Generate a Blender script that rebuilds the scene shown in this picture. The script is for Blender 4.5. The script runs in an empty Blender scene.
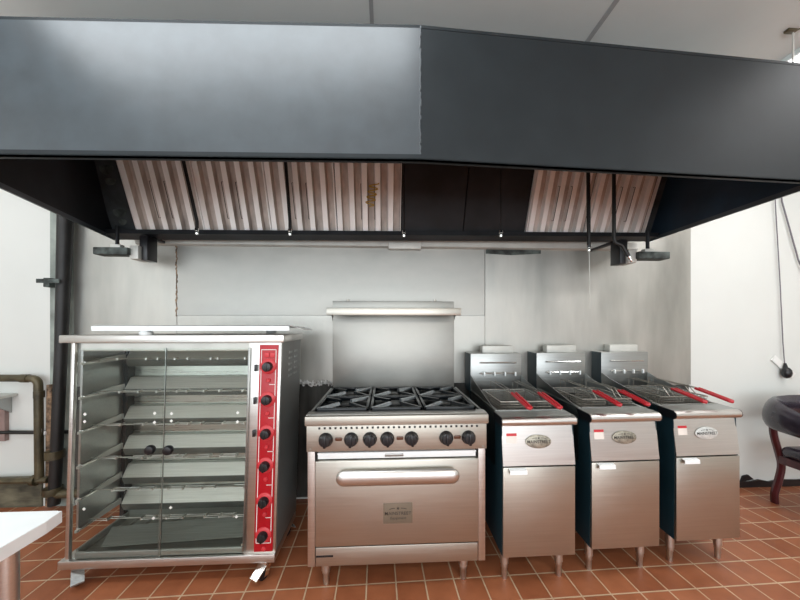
import bpy, bmesh, math, random
from mathutils import Vector, Matrix
random.seed(4)
PI = math.pi
SC = bpy.context.scene
COL = SC.collection
WALL = 2.55

# ------------------------------------------------------------------ materials
def nodes_of(name):
    m = bpy.data.materials.new(name); m.use_nodes = True
    nt = m.node_tree; b = nt.nodes['Principled BSDF']
    return m, nt, b
def principled(name, col, rough=.5, metal=0., noise=.06, scale=6., stretch=(1, 1, 1), bump=0., rvar=.0, coat=0., spec=.5):
    m, nt, b = nodes_of(name); L = nt.links
    tc = nt.nodes.new('ShaderNodeTexCoord'); mp = nt.nodes.new('ShaderNodeMapping')
    mp.inputs['Scale'].default_value = stretch
    L.new(tc.outputs['Object'], mp.inputs['Vector'])
    n = nt.nodes.new('ShaderNodeTexNoise'); n.inputs['Scale'].default_value = scale; n.inputs['Detail'].default_value = 5
    L.new(mp.outputs['Vector'], n.inputs['Vector'])
    r = nt.nodes.new('ShaderNodeValToRGB')
    lo = [max(0, c*(1-noise*2)) for c in col]; hi = [min(1, c*(1+noise*2)) for c in col]
    r.color_ramp.elements[0].color = (*lo, 1); r.color_ramp.elements[1].color = (*hi, 1)
    r.color_ramp.elements[0].position = .3; r.color_ramp.elements[1].position = .7
    L.new(n.outputs['Fac'], r.inputs['Fac']); L.new(r.outputs['Color'], b.inputs['Base Color'])
    b.inputs['Metallic'].default_value = metal; b.inputs['Roughness'].default_value = rough
    b.inputs['Specular IOR Level'].default_value = spec
    if coat: b.inputs['Coat Weight'].default_value = coat; b.inputs['Coat Roughness'].default_value = .15
    if rvar:
        mr = nt.nodes.new('ShaderNodeMapRange'); mr.inputs['To Min'].default_value = max(.02, rough-rvar); mr.inputs['To Max'].default_value = rough+rvar
        mr.inputs['From Min'].default_value = .3; mr.inputs['From Max'].default_value = .7
        L.new(n.outputs['Fac'], mr.inputs['Value']); L.new(mr.outputs['Result'], b.inputs['Roughness'])
    if bump:
        bp = nt.nodes.new('ShaderNodeBump'); bp.inputs['Strength'].default_value = bump; bp.inputs['Distance'].default_value = .01
        L.new(n.outputs['Fac'], bp.inputs['Height']); L.new(bp.outputs['Normal'], b.inputs['Normal'])
    return m
def emission(name, col, st):
    m, nt, b = nodes_of(name)
    b.inputs['Base Color'].default_value = (*col, 1)
    b.inputs['Emission Color'].default_value = (*col, 1); b.inputs['Emission Strength'].default_value = st
    return m
def glass(name, tint=(.93, .97, .95)):
    m, nt, b = nodes_of(name); L = nt.links
    nt.nodes.remove(b); out = nt.nodes['Material Output']
    t = nt.nodes.new('ShaderNodeBsdfTransparent'); t.inputs['Color'].default_value = (*tint, 1)
    g = nt.nodes.new('ShaderNodeBsdfGlossy'); g.inputs['Roughness'].default_value = .02
    f = nt.nodes.new('ShaderNodeFresnel'); f.inputs['IOR'].default_value = 1.16
    mx = nt.nodes.new('ShaderNodeMixShader')
    L.new(f.outputs[0], mx.inputs[0]); L.new(t.outputs[0], mx.inputs[1]); L.new(g.outputs[0], mx.inputs[2]); L.new(mx.outputs[0], out.inputs[0])
    return m
def tile_material():
    m, nt, b = nodes_of('quarry tile'); L = nt.links
    tc = nt.nodes.new('ShaderNodeTexCoord'); mp = nt.nodes.new('ShaderNodeMapping')
    mp.inputs['Rotation'].default_value = (0, 0, math.radians(-1.5))
    mp.inputs['Location'].default_value = (TX, TY, 0)
    L.new(tc.outputs['Object'], mp.inputs['Vector'])
    br = nt.nodes.new('ShaderNodeTexBrick'); br.offset = 0; br.squash = 1
    br.inputs['Scale'].default_value = 1; br.inputs['Brick Width'].default_value = .16; br.inputs['Row Height'].default_value = .16
    br.inputs['Mortar Size'].default_value = .0042; br.inputs['Mortar Smooth'].default_value = .15; br.inputs['Bias'].default_value = 0
    br.inputs['Color1'].default_value = (.32, .102, .042, 1); br.inputs['Color2'].default_value = (.42, .146, .064, 1)
    br.inputs['Mortar'].default_value = (.60, .43, .28, 1)
    L.new(mp.outputs['Vector'], br.inputs['Vector'])
    n = nt.nodes.new('ShaderNodeTexNoise'); n.inputs['Scale'].default_value = 9; n.inputs['Detail'].default_value = 6
    L.new(mp.outputs['Vector'], n.inputs['Vector'])
    mx = nt.nodes.new('ShaderNodeMix'); mx.data_type = 'RGBA'; mx.blend_type = 'MULTIPLY'; mx.inputs['Factor'].default_value = .55
    rp = nt.nodes.new('ShaderNodeValToRGB'); rp.color_ramp.elements[0].position = .25; rp.color_ramp.elements[1].position = .7
    rp.color_ramp.elements[0].color = (.55, .5, .48, 1); rp.color_ramp.elements[1].color = (1, 1, 1, 1)
    L.new(n.outputs['Fac'], rp.inputs['Fac'])
    L.new(br.outputs['Color'], mx.inputs['A']); L.new(rp.outputs['Color'], mx.inputs['B']); L.new(mx.outputs['Result'], b.inputs['Base Color'])
    mr = nt.nodes.new('ShaderNodeMapRange'); mr.inputs['To Min'].default_value = .36; mr.inputs['To Max'].default_value = .55
    L.new(n.outputs['Fac'], mr.inputs['Value']); L.new(mr.outputs['Result'], b.inputs['Roughness'])
    bp = nt.nodes.new('ShaderNodeBump'); bp.inputs['Strength'].default_value = .5; bp.inputs['Distance'].default_value = .004; bp.invert = True
    L.new(br.outputs['Fac'], bp.inputs['Height']); L.new(bp.outputs['Normal'], b.inputs['Normal'])
    return m
TX, TY = .055, .065
M = {}
V_ = (60, 60, 1.2); H_ = (1.2, 60, 60)
M['steel'] = principled('brushed stainless', (.66, .64, .61), .33, 1, .03, 3, H_, rvar=.05)
M['steel_door'] = principled('satin stainless door', (.52, .495, .44), .37, 1, .025, 2.5, H_, rvar=.05)
M['steel_range'] = principled('range front steel', (.50, .475, .42), .44, .95, .03, 3, H_, rvar=.04)
M['steel_panel'] = principled('smeared stainless sheet', (.43, .425, .395), .47, .9, .12, 1.5, (1, 1, 1.6), rvar=.09)
M['steel_panel2'] = principled('streaky stainless sheet', (.48, .475, .44), .45, .9, .11, 1.8, (2.4, 1, .6), rvar=.09)
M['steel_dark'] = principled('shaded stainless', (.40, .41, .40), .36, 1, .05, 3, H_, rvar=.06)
M['chrome'] = principled('polished chrome', (.82, .82, .80), .12, 1, .02)
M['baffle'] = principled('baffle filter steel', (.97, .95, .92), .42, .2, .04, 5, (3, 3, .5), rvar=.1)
M['fascia_a'] = principled('glossy black paint', (.032, .044, .053), .36, 0, .10, 9, bump=.09, spec=.8)
M['fascia_b'] = principled('dimmed black paint', (.016, .021, .024), .5, 0, .06, 7, bump=.05, spec=.22)  # darker, duller colour stands in for weaker reflections right of the seam
M['hood_in'] = principled('grimy black paint', (.012, .014, .017), .5, 0, .3, 4, bump=.1, spec=.3)
M['hood_in_blue'] = principled('navy black paint', (.016, .034, .056), .5, 0, .15, 4, spec=.3)
M['groove'] = principled('shade-painted greasy groove', (.52, .47, .43), .5, .25, .18, 5, (3, 3, .5), rvar=.1)  # darker brown puts recess shade, along with grease, into the groove colour
M['filler'] = principled('blackened filler', (.034, .042, .046), .6, 0, .3, 9)
M['stain'] = principled('grey green stain', (.06, .075, .07), .7, 0, .5, 14)
M['black'] = principled('black plastic', (.010, .010, .012), .32, 0, .1)
M['iron'] = principled('enamelled cast iron', (.005, .007, .009), .22, 0, .1, 20, spec=.3)
M['iron_glint'] = principled('glint-painted iron finger', (.30, .33, .35), .25, .7, .1, 20)  # pale metallic colour paints the glint along one diagonal of each grate
M['pan'] = principled('black enamel pan', (.010, .011, .012), .4, 0, .1)
M['grey_side'] = principled('grey filmed side', (.22, .225, .215), .38, .3, .12, 2, (1, 1, .7), rvar=.08)
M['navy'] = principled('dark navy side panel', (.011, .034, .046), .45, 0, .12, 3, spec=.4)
M['red'] = principled('red control panel', (.42, .004, .012), .35, 0, .05)
M['red_ring'] = principled('red dial ring', (.58, .035, .045), .4, 0, .05)
M['grip'] = principled('red vinyl grip', (.48, .016, .026), .35, 0, .06)
M['white'] = principled('white paint', (.80, .80, .77), .5, 0, .02)
M['wall'] = principled('white wall paint', (.70, .72, .69), .62, 0, .02, 1.2)
M['ceil'] = principled('ceiling board', (.80, .87, .86), .8, 0, .03, 1.1)
M['seam'] = principled('ceiling joint tape', (.42, .45, .46), .8)
M['dado'] = principled('grimy grey lower wall', (.055, .055, .05), .7, 0, .3, 5, (3, 1, .7))
M['grime'] = principled('dirty base', (.10, .09, .06), .7, 0, .5, 5, (1, 1, 3))
M['strip'] = principled('grey green strip', (.30, .34, .31), .7, 0, .25, 4)
M['pipe_dark'] = principled('black painted pipe', (.010, .0095, .009), .5, 0, .3, 8)
M['pipe_olive'] = principled('oily brown pipe', (.085, .070, .038), .42, .25, .3, 9)
M['rust'] = principled('rusty bead', (.20, .13, .08), .8, 0, .6, 30)
M['crust'] = principled('crusty caulk', (.70, .68, .60), .85, 0, .35, 40, bump=.8)
M['tabletop'] = principled('highlight-white stainless', (.93, .97, .98), .42, .2, .02)  # near-white, barely metallic: a blown daylight highlight put into the colour
M['pale'] = principled('pale galvanised', (.60, .60, .56), .5, .4, .05)
M['brown_cab'] = principled('brown pink board', (.30, .21, .19), .6, 0, .1)
M['leather'] = principled('dark purple leather', (.030, .024, .034), .2, 0, .15, 12, bump=.06, spec=.7)
M['mahogany'] = principled('dark mahogany', (.060, .010, .012), .3, 0, .2, 6, (6, 6, 1))
M['glass'] = glass('clear glass', (.965, .985, .975))
M['light'] = emission('lit diffuser', (1, 1, 1), 9)
M['plate'] = principled('bronze nameplate', (.17, .13, .092), .55, .2, .05)
M['badge'] = principled('etched badge', (.36, .34, .28), .45, .7, .2, 40)
M['badge_white'] = principled('pale badge', (.66, .68, .66), .4, .4, .08, 40)
M['ink'] = principled('dark lettering', (.03, .022, .018), .5)
M['sticker'] = principled('sticker', (.80, .74, .68), .5)
M['amber'] = principled('amber slot', (.10, .030, .010), .35)
M['cordw'] = principled('grey cord', (.16, .15, .17), .5)
M['brass'] = principled('brass wire', (.55, .38, .08), .45, .3)
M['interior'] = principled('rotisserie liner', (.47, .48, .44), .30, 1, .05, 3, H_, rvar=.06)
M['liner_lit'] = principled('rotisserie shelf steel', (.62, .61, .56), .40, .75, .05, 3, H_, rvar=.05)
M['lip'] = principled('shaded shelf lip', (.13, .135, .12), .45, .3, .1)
M['tray'] = principled('drip tray steel', (.30, .31, .28), .33, .45, .06, 3, H_, rvar=.05)
M['wire'] = principled('basket wire', (.36, .34, .30), .35, 1, .05)

# ------------------------------------------------------------------ mesh builder
def rot_to(v):
    return Vector((0, 0, 1)).rotation_difference(Vector(v).normalized()).to_matrix().to_4x4()
class B:
    def __init__(self): self.bm = bmesh.new()
    def _add(self, t):
        me = bpy.data.meshes.new('t'); t.to_mesh(me); t.free(); self.bm.from_mesh(me); bpy.data.meshes.remove(me); return self
    def box(self, x0, x1, y0, y1, z0, z1, bev=0, seg=2):
        t = bmesh.new(); bmesh.ops.create_cube(t, size=1)
        bmesh.ops.transform(t, matrix=Matrix.Translation(((x0+x1)/2, (y0+y1)/2, (z0+z1)/2)) @ Matrix.Diagonal((abs(x1-x0), abs(y1-y0), abs(z1-z0), 1)), verts=t.verts)
        if bev: bmesh.ops.bevel(t, geom=t.edges[:], offset=bev, segments=seg, affect='EDGES', profile=.5)
        return self._add(t)
    def cyl(self, p0, p1, r0, r1=None, n=18, bev=0):
        r1 = r0 if r1 is None else r1; p0, p1 = Vector(p0), Vector(p1)
        t = bmesh.new(); bmesh.ops.create_cone(t, cap_ends=True, cap_tris=False, segments=n, radius1=r0, radius2=r1, depth=(p1-p0).length)
        if bev: bmesh.ops.bevel(t, geom=[e for e in t.edges if len(e.link_faces) == 2 and any(len(f.verts) > 4 for f in e.link_faces)], offset=bev, segments=2, affect='EDGES')
        bmesh.ops.transform(t, matrix=Matrix.Translation((p0+p1)/2) @ rot_to(p1-p0), verts=t.verts)
        return self._add(t)
    def ball(self, c, s, n=14):
        t = bmesh.new(); bmesh.ops.create_uvsphere(t, u_segments=n, v_segments=max(6, n//2), radius=1)
        s = (s, s, s) if not hasattr(s, '__len__') else s
        bmesh.ops.transform(t, matrix=Matrix.Translation(c) @ Matrix.Diagonal((*s, 1)), verts=t.verts)
        return self._add(t)
    def poly(self, pts):
        vs = [self.bm.verts.new(p) for p in pts]; self.bm.faces.new(vs); return self
    def prism(self, pts, d):            # polygon (3-D points) extruded by vector d
        d = Vector(d); a = [self.bm.verts.new(p) for p in pts]; b = [self.bm.verts.new(Vector(p)+d) for p in pts]
        n = len(pts); self.bm.faces.new(a); self.bm.faces.new(b[::-1])
        for i in range(n): self.bm.faces.new((a[i], b[i], b[(i+1) % n], a[(i+1) % n]))
        return self
    def sheet(self, line, d, th=.002, nrm=None):   # a folded sheet: polyline extruded along d, with thickness along -normal
        d = Vector(d); P = [Vector(p) for p in line]; Q = []
        for i, p in enumerate(P):
            a = P[max(0, i-1)]; b = P[min(len(P)-1, i+1)]
            n = (b-a).cross(d).normalized(); Q.append(p - n*th)
        return self.prism(P + Q[::-1], d)
    def tube(self, pts, r, n=8, closed=False, ell=None):
        P = [Vector(p) for p in pts]; N = len(P); rings = []
        rr = r if hasattr(r, '__len__') else [r]*N
        up0 = None
        for i, p in enumerate(P):
            a = P[i-1] if (i or closed) else P[0]; b = P[(i+1) % N] if (i < N-1 or closed) else P[-1]
            t = (b-a).normalized()
            if up0 is None:
                up0 = Vector((0, 0, 1)) if abs(t.z) < .9 else Vector((0, 1, 0))
            s = t.cross(up0)
            if s.length < 1e-4: s = t.cross(Vector((1, 0, 0)))
            s.normalize(); u = s.cross(t).normalized(); up0 = u
            ex, ey = (rr[i], rr[i]) if ell is None else ell[i]
            rings.append([self.bm.verts.new(p + s*math.cos(2*PI*k/n)*ex + u*math.sin(2*PI*k/n)*ey) for k in range(n)])
        for i in range(N if closed else N-1):
            A, C = rings[i], rings[(i+1) % N]
            for k in range(n): self.bm.faces.new((A[k], A[(k+1) % n], C[(k+1) % n], C[k]))
        if not closed: self.bm.faces.new(rings[0][::-1]); self.bm.faces.new(rings[-1])
        return self
    def lathe(self, prof, c, axis=(0, 0, 1), n=20):
        R = Matrix.Translation(c) @ rot_to(axis); rings = []
        for r, z in prof: rings.append([self.bm.verts.new(R @ Vector((r*math.cos(2*PI*k/n), r*math.sin(2*PI*k/n), z))) for k in range(n)])
        for a, b in zip(rings, rings[1:]):
            for k in range(n): self.bm.faces.new((a[k], a[(k+1) % n], b[(k+1) % n], b[k]))
        self.bm.faces.new(rings[0][::-1]); self.bm.faces.new(rings[-1]); return self
    def xf(self, m): bmesh.ops.transform(self.bm, matrix=m, verts=self.bm.verts); return self
    def fn(self, f):
        for v in self.bm.verts: v.co = f(v.co)
        return self
    def build(self, name, mat, parent=None, off=None, smooth=True):
        bmesh.ops.recalc_face_normals(self.bm, faces=self.bm.faces[:])
        if off is not None: bmesh.ops.translate(self.bm, vec=-Vector(off), verts=self.bm.verts)
        me = bpy.data.meshes.new(name); self.bm.to_mesh(me); self.bm.free()
        me.materials.append(M[mat])
        if smooth:
            for p in me.polygons: p.use_smooth = True
            me.set_sharp_from_angle(angle=math.radians(35))
        o = bpy.data.objects.new(name, me); COL.objects.link(o)
        if parent is not None: o.parent = parent
        return o
def tag(o, label, cat, group=None):
    o['label'] = label; o['category'] = cat
    if group: o['group'] = group
    return o
def thing(name, label, cat, loc=(0, 0, 0), rz=0, group=None):
    o = bpy.data.objects.new(name, None); COL.objects.link(o); o.location = loc; o.rotation_euler = (0, 0, rz)
    o.empty_display_size = .1
    return tag(o, label, cat, group)
def mesh_thing(b, name, mat, label, cat, loc=(0, 0, 0), group=None):
    o = b.build(name, mat, None, loc); o.location = loc
    return tag(o, label, cat, group)
def struct(name, b, mat):
    o = b.build(name, mat); o['kind'] = 'structure'; return o
def dup(root, loc, rz, label, group=None):
    r = root.copy(); COL.objects.link(r); r.location = loc; r.rotation_euler = (0, 0, rz); r['label'] = label
    if group: r['group'] = group
    for ch in list(root.children):
        c = ch.copy(); COL.objects.link(c); c.parent = r
        for g in list(ch.children):
            d = g.copy(); COL.objects.link(d); d.parent = c
    return r
def lettering(text, width, mat, parent, mtx, name='lettering', shear=0, star=None, extra=None):
    cu = bpy.data.curves.new('txt', 'FONT'); cu.body = text; cu.size = 1; cu.extrude = .0; cu.offset = .004; cu.shear = shear
    cu.align_x = 'CENTER'; cu.align_y = 'CENTER'
    t = bpy.data.objects.new('txt', cu); COL.objects.link(t)
    dg = bpy.context.evaluated_depsgraph_get(); me = bpy.data.meshes.new_from_object(t.evaluated_get(dg))
    bpy.data.objects.remove(t)
    xs = [v.co.x for v in me.vertices]; w = max(xs)-min(xs); s = width/w
    bm = bmesh.new(); bm.from_mesh(me); bpy.data.meshes.remove(me)
    bmesh.ops.scale(bm, vec=(s, s, s), verts=bm.verts)
    if extra:
        for (tx, wd, dy, sh) in extra:
            cu = bpy.data.curves.new('txt', 'FONT'); cu.body = tx; cu.size = 1; cu.shear = sh; cu.align_x = 'CENTER'; cu.align_y = 'CENTER'
            t = bpy.data.objects.new('txt', cu); COL.objects.link(t)
            dg = bpy.context.evaluated_depsgraph_get(); m2 = bpy.data.meshes.new_from_object(t.evaluated_get(dg)); bpy.data.objects.remove(t)
            xs = [v.co.x for v in m2.vertices]; k = wd/(max(xs)-min(xs))
            m2.transform(Matrix.Translation((0, dy, 0)) @ Matrix.Scale(k, 4)); bm.from_mesh(m2); bpy.data.meshes.remove(m2)
    if star:
        cx, cy, r = star; vs = []
        for i in range(10):
            a = PI/2 + i*PI/5; q = r if i % 2 == 0 else r*.42
            vs.append(bm.verts.new((cx+q*math.cos(a), cy+q*math.sin(a), 0)))
        c = bm.verts.new((cx, cy, 0))
        for i in range(10): bm.faces.new((c, vs[i], vs[(i+1) % 10]))
        for sgn in (-1, 1):       # the swept strokes on both sides of the star
            pts = [(cx+sgn*(r*1.5+q*width*.22), cy+.10*r-q*q*r*.55) for q in (0, .33, .66, 1)]
            for (a, b_) in zip(pts, pts[1:]):
                h = r*.16
                bm.faces.new([bm.verts.new((p[0], p[1]+k, 0)) for p, k in ((a, -h), (b_, -h), (b_, h), (a, h))])
    bmesh.ops.transform(bm, matrix=mtx, verts=bm.verts)
    m3 = bpy.data.meshes.new(name); bm.to_mesh(m3); bm.free(); m3.materials.append(M[mat])
    o = bpy.data.objects.new(name, m3); COL.objects.link(o); o.parent = parent
    return o
FRONT = Matrix.Rotation(PI/2, 4, 'X')

# ------------------------------------------------------------------ the room
M['tile'] = tile_material()
struct('floor', B().box(-5, 5.2, -4.5, WALL+.12, -.05, 0), 'tile')
struct('ceiling', B().box(-5, 5.2, -4.5, WALL+.12, 3.0, 3.06), 'ceil')
struct('wall_back', B().box(-5, 5.2, WALL, WALL+.12, 0, 3.0), 'wall')
struct('wall_left', B().box(-5.1, -5, -4.5, WALL+.12, 0, 3.0), 'wall')
struct('wall_right', B().box(5.2, 5.3, -4.5, WALL+.12, 0, 3.0), 'wall')
struct('trim_1', B().box(-.078, -.058, -4.4, WALL, 2.997, 3.0), 'seam')
struct('trim_2', B().box(1.120, 1.146, -4.4, WALL, 2.997, 3.0), 'seam')
struct('trim_3', B().box(-2.42, -1.645, WALL-.014, WALL, .93, 2.3), 'steel_panel2')
struct('trim_4', B().box(-1.642, .826, WALL-.018, WALL, 1.487, 2.3), 'steel_panel')
struct('trim_5', B().box(-1.642, .832, WALL-.012, WALL, .935, 1.485), 'steel_panel2')
struct('trim_6', B().box(.830, 2.615, WALL-.022, WALL, .90, 2.3), 'steel_panel2')
b = B()
for i in range(34):
    z = 1.49+i*.0165; b.ball((-1.644+random.uniform(-.005, .005), WALL-.017, z), (random.uniform(.004, .009), .004, .013), 6)
struct('trim_7', b, 'rust')
b = B()
for i in range(90):
    x = -.98+i*.0125; b.ball((x, WALL-.012, .938+random.uniform(-.012, .02)), (random.uniform(.006, .016), .008, random.uniform(.005, .02)), 6)
struct('trim_8', b, 'crust')
struct('trim_9', B().box(-2.42, 2.61, WALL-.010, WALL, .02, .93), 'dado')
struct('trim_10', B().box(-2.60, -2.42, WALL-.010, WALL, .0, 2.6), 'strip')
# steel rail under the hood with its junction cover
b = B().sheet([(-1.93, WALL-.02, 2.10), (-1.93, WALL-.055, 2.10), (-1.93, WALL-.055, 2.045), (-1.93, WALL-.035, 2.035), (-1.93, WALL-.02, 2.035)], (4.05, 0, 0), .004)
b.box(.03, .29, WALL-.075, WALL-.02, 2.02, 2.10, .004)
struct('trim_11', b, 'pale')
# dark break at the top of the right-hand steel sheet
b = B().prism([(.835, WALL-.024, 2.0), (1.05, WALL-.024, 1.99), (1.3, WALL-.024, 2.005), (1.3, WALL-.024, 2.04), (.835, WALL-.024, 2.04)], (0, .003, 0))
struct('trim_12', b, 'stain')
b = B(); pts = []
for i in range(30): pts.append((2.62+i*.09, WALL-.012, .055+random.uniform(-.012, .012)))
b.prism([(2.62, WALL-.012, 0)] + pts + [(5.2, WALL-.012, 0)], (0, .012, 0))
b.prism([(3.08, WALL-.013, .05), (3.10, WALL-.013, .10), (3.15, WALL-.013, .11), (3.2, WALL-.013, .07)], (0, .012, 0))
struct('baseboard_right', b, 'black')
struct('baseboard_left', B().box(-5, -2.66, WALL-.012, WALL, 0, .215).box(-5, -2.66, WALL-.03, WALL, .205, .235), 'grime')

# ------------------------------------------------------------------ exhaust hood
HO = (0, 1.8, 2.06)
hood = thing('exhaust_hood', 'long black painted steel kitchen exhaust hood hanging above the cooking line', 'exhaust hood', HO)
FL, FS, FR = (-1.76, 1.280), (.14, 1.228), (2.02, 1.328)
RL, RR = (-2.015, 2.41), (2.135, 2.41)
ZB, ZT = 2.066, 2.592
def quad_panel(p, q, z0, z1, th, inward):
    iv = Vector((inward[0], inward[1], 0))*th
    return B().prism([(p[0], p[1], z0), (q[0], q[1], z0), (q[0], q[1], z1), (p[0], p[1], z1)], iv)
quad_panel(FL, FS, ZB, ZT, .012, (0, 1)).build('front_panel', 'fascia_a', hood, HO)['label'] = 'glossier left front panel'
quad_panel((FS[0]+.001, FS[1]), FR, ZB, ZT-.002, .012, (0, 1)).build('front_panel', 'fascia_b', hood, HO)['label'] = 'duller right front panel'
# ragged overlap bead along the seam
b = B()
for i in range(40): b.ball((FS[0]+random.uniform(-.002, .003), FS[1]-.001, ZB+.01+i*.0133), (random.uniform(.002, .0045), .002, .009), 6)
b.build('seam_bead', 'fascia_a', hood, HO)
# folded lips along the bottom of the front
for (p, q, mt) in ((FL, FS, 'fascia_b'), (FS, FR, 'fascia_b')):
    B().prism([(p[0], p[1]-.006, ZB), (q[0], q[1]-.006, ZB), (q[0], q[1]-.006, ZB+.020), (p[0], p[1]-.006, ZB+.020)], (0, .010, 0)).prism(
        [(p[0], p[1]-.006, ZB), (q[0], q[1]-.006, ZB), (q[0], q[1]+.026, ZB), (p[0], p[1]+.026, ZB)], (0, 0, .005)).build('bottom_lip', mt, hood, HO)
def end_panel(f, r, zf, zr, mat, s):
    b = B().prism([(f[0], f[1]+.012, zf), (r[0], r[1], zr), (r[0], r[1], ZT), (f[0], f[1]+.012, ZT)], (.010*s, 0, 0))
    b.build('end_panel', mat, hood, HO)
    B().prism([(f[0], f[1]+.012, zf-.004), (r[0], r[1], zr-.004), (r[0], r[1], zr+.022), (f[0], f[1]+.012, zf+.022)], (-.010*s, 0, 0)).build('bottom_lip', 'fascia_a', hood, HO)
end_panel(FL, RL, ZB, 2.045, 'hood_in', -1)
end_panel(FR, RR, ZB, 2.085, 'hood_in_blue', 1)
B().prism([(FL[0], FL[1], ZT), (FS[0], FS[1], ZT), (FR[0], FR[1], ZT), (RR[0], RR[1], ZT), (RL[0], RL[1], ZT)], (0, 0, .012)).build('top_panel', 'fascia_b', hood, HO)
B().prism([(RL[0], RL[1], 2.05), (RR[0], RR[1], 2.09), (RR[0], RR[1], ZT), (RL[0], RL[1], ZT)], (0, .01, 0)).build('back_panel', 'hood_in', hood, HO)
# slanted filter bank: frame rails and gutter. plane from (y 2.38, z 2.11) to (y 2.18, z 2.60)
def FP(x, t, n=0):      # t along the slope, n out of it (towards the cooks)
    y0, z0 = 2.375, 2.10 + (x+1.8)*.009
    d = Vector((0, -.20, .49)).normalized(); nn = Vector((0, -.49, -.20)).normalized()
    return Vector((x, y0, z0)) + d*t + nn*n
FH = .53
FX0, FX1, FX2, FX3 = -1.80, .118, 1.085, 2.035
b = B().prism([(RL[0]+.01, 2.30, 2.065), (RR[0]-.01, 2.30, 2.10), (RR[0]-.01, 2.30, 2.125), (RL[0]+.01, 2.30, 2.09)], (0, .01, 0))
b.prism([(RL[0]+.01, 2.30, 2.060), (RR[0]-.01, 2.30, 2.095), (RR[0]-.01, 2.41, 2.085), (RL[0]+.01, 2.41, 2.045)], (0, 0, .006))
b.build('grease_gutter', 'hood_in', hood, HO)
for x0, x1 in ((RL[0]+.02, FX0), (FX3, RR[0]-.02)):
    B().prism([FP(x0, -.03), FP(x1, -.03), FP(x1, FH), FP(x0, FH)], (0, .01, .004)).build('filler_strip', 'filler', hood, HO)
for i in range(2):
    b = B()
    x0 = FX1 + (FX2-FX1)/2*i; x1 = x0 + (FX2-FX1)/2
    b.prism([FP(x0+.004, 0, .012), FP(x1-.004, 0, .012), FP(x1-.004, FH, .012), FP(x0+.004, FH, .012)], (0, .01, .004))
    b.build('blank_panel', 'hood_in', hood, HO)
b = B()   # top rail of the filter frame
b.prism([FP(RL[0]+.1, FH-.04, .03), FP(RR[0]-.1, FH-.04, .03), FP(RR[0]-.1, FH, .03), FP(RL[0]+.1, FH, .03)], (0, .01, .004))
b.build('filter_rail', 'hood_in', hood, HO)
# grey-green wiped patches at the left end
for (t, s, w) in ((.42, .05, .05), (.34, .035, .04), (.14, .045, .05), (.07, .03, .03)):
    c = FP(-1.90, t, .003); B().ball(c, (w, .003, s), 10).build('stain_patch', 'stain', hood, HO)

def baffle(w):
    n = 5; per = (w-.012)/n; prof = []
    x = .006
    for i in range(n):
        for (fx, h) in ((0, 0), (.08, .040), (.46, .040), (.54, 0), (.99, 0)): prof.append((x+per*fx, h))
        x += per
    prof.append((w-.006, 0))
    d = Vector((0, -.20, .49)).normalized(); nn = Vector((0, -.49, -.20)).normalized()
    b = B()
    line = [Vector((px, 0, 0)) + nn*(h+.004) for px, h in prof]
    a = [b.bm.verts.new(p) for p in line]; c = [b.bm.verts.new(p + d*FH) for p in line]
    for i in range(len(a)-1): b.bm.faces.new((a[i], a[i+1], c[i+1], c[i]))
    return b, d, nn
cnt = 0
FLAB = ['leftmost baffle filter in the hood, at the left end', 'second baffle filter from the left end of the hood', 'third baffle filter from the left end of the hood',
        'baffle filter with a yellow wire tag, next to the black blank panels', 'left baffle filter of the pair on the right of the hood', 'rightmost baffle filter at the right end of the hood']
xs = [(FX0+(FX1-FX0)/4*i, (FX1-FX0)/4) for i in range(4)] + [(FX2+(FX3-FX2)/2*i, (FX3-FX2)/2) for i in range(2)]
for k, (x0, w) in enumerate(xs):
    p = FP(x0, 0)
    f = thing('baffle_filter', FLAB[k], 'filter', p, 0, 'stainless baffle filters in the hood')
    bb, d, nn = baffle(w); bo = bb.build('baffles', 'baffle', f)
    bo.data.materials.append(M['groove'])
    for i, pl in enumerate(bo.data.polygons): pl.material_index = 0 if i % 5 in (0, 1) else 1  # light ridge and one flank; other flank and groove carry painted shade
    fr = B()
    for (q0, q1, t0, t1) in ((0, w, 0, .010), (0, w, FH-.014, FH), (0, .004, .010, FH-.014), (w-.004, w, .010, FH-.014)):
        o = nn*.036
        fr.prism([Vector((q0, 0, 0))+d*t0+o, Vector((q1, 0, 0))+d*t0+o, Vector((q1, 0, 0))+d*t1+o, Vector((q0, 0, 0))+d*t1+o], -nn*.03)
    fr.build('frame', 'baffle', f)
    for hx in (.40, .60):       # wire lifting handles
        c = Vector((w*hx, 0, 0))+nn*.04
        B().tube([c+d*.10-nn*.01, c+d*.10+nn*.012, c+d*.34+nn*.012, c+d*.34-nn*.01], .0022, 6).build('wire_handle', 'pipe_dark', f)
    if k == 3:
        c = Vector((w*.52, 0, 0))+nn*.05; pts = []
        for i in range(40):
            a = i*.7; pts.append(c + d*(.19+.0040*i) + Vector((math.sin(a)*.034+i*.0010, 0, 0)) + nn*(.006+.004*math.cos(a*1.3)))
        B().tube(pts, .0042, 5).build('wire_tag', 'brass', f)['label'] = 'tangled yellow wire tag'

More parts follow.
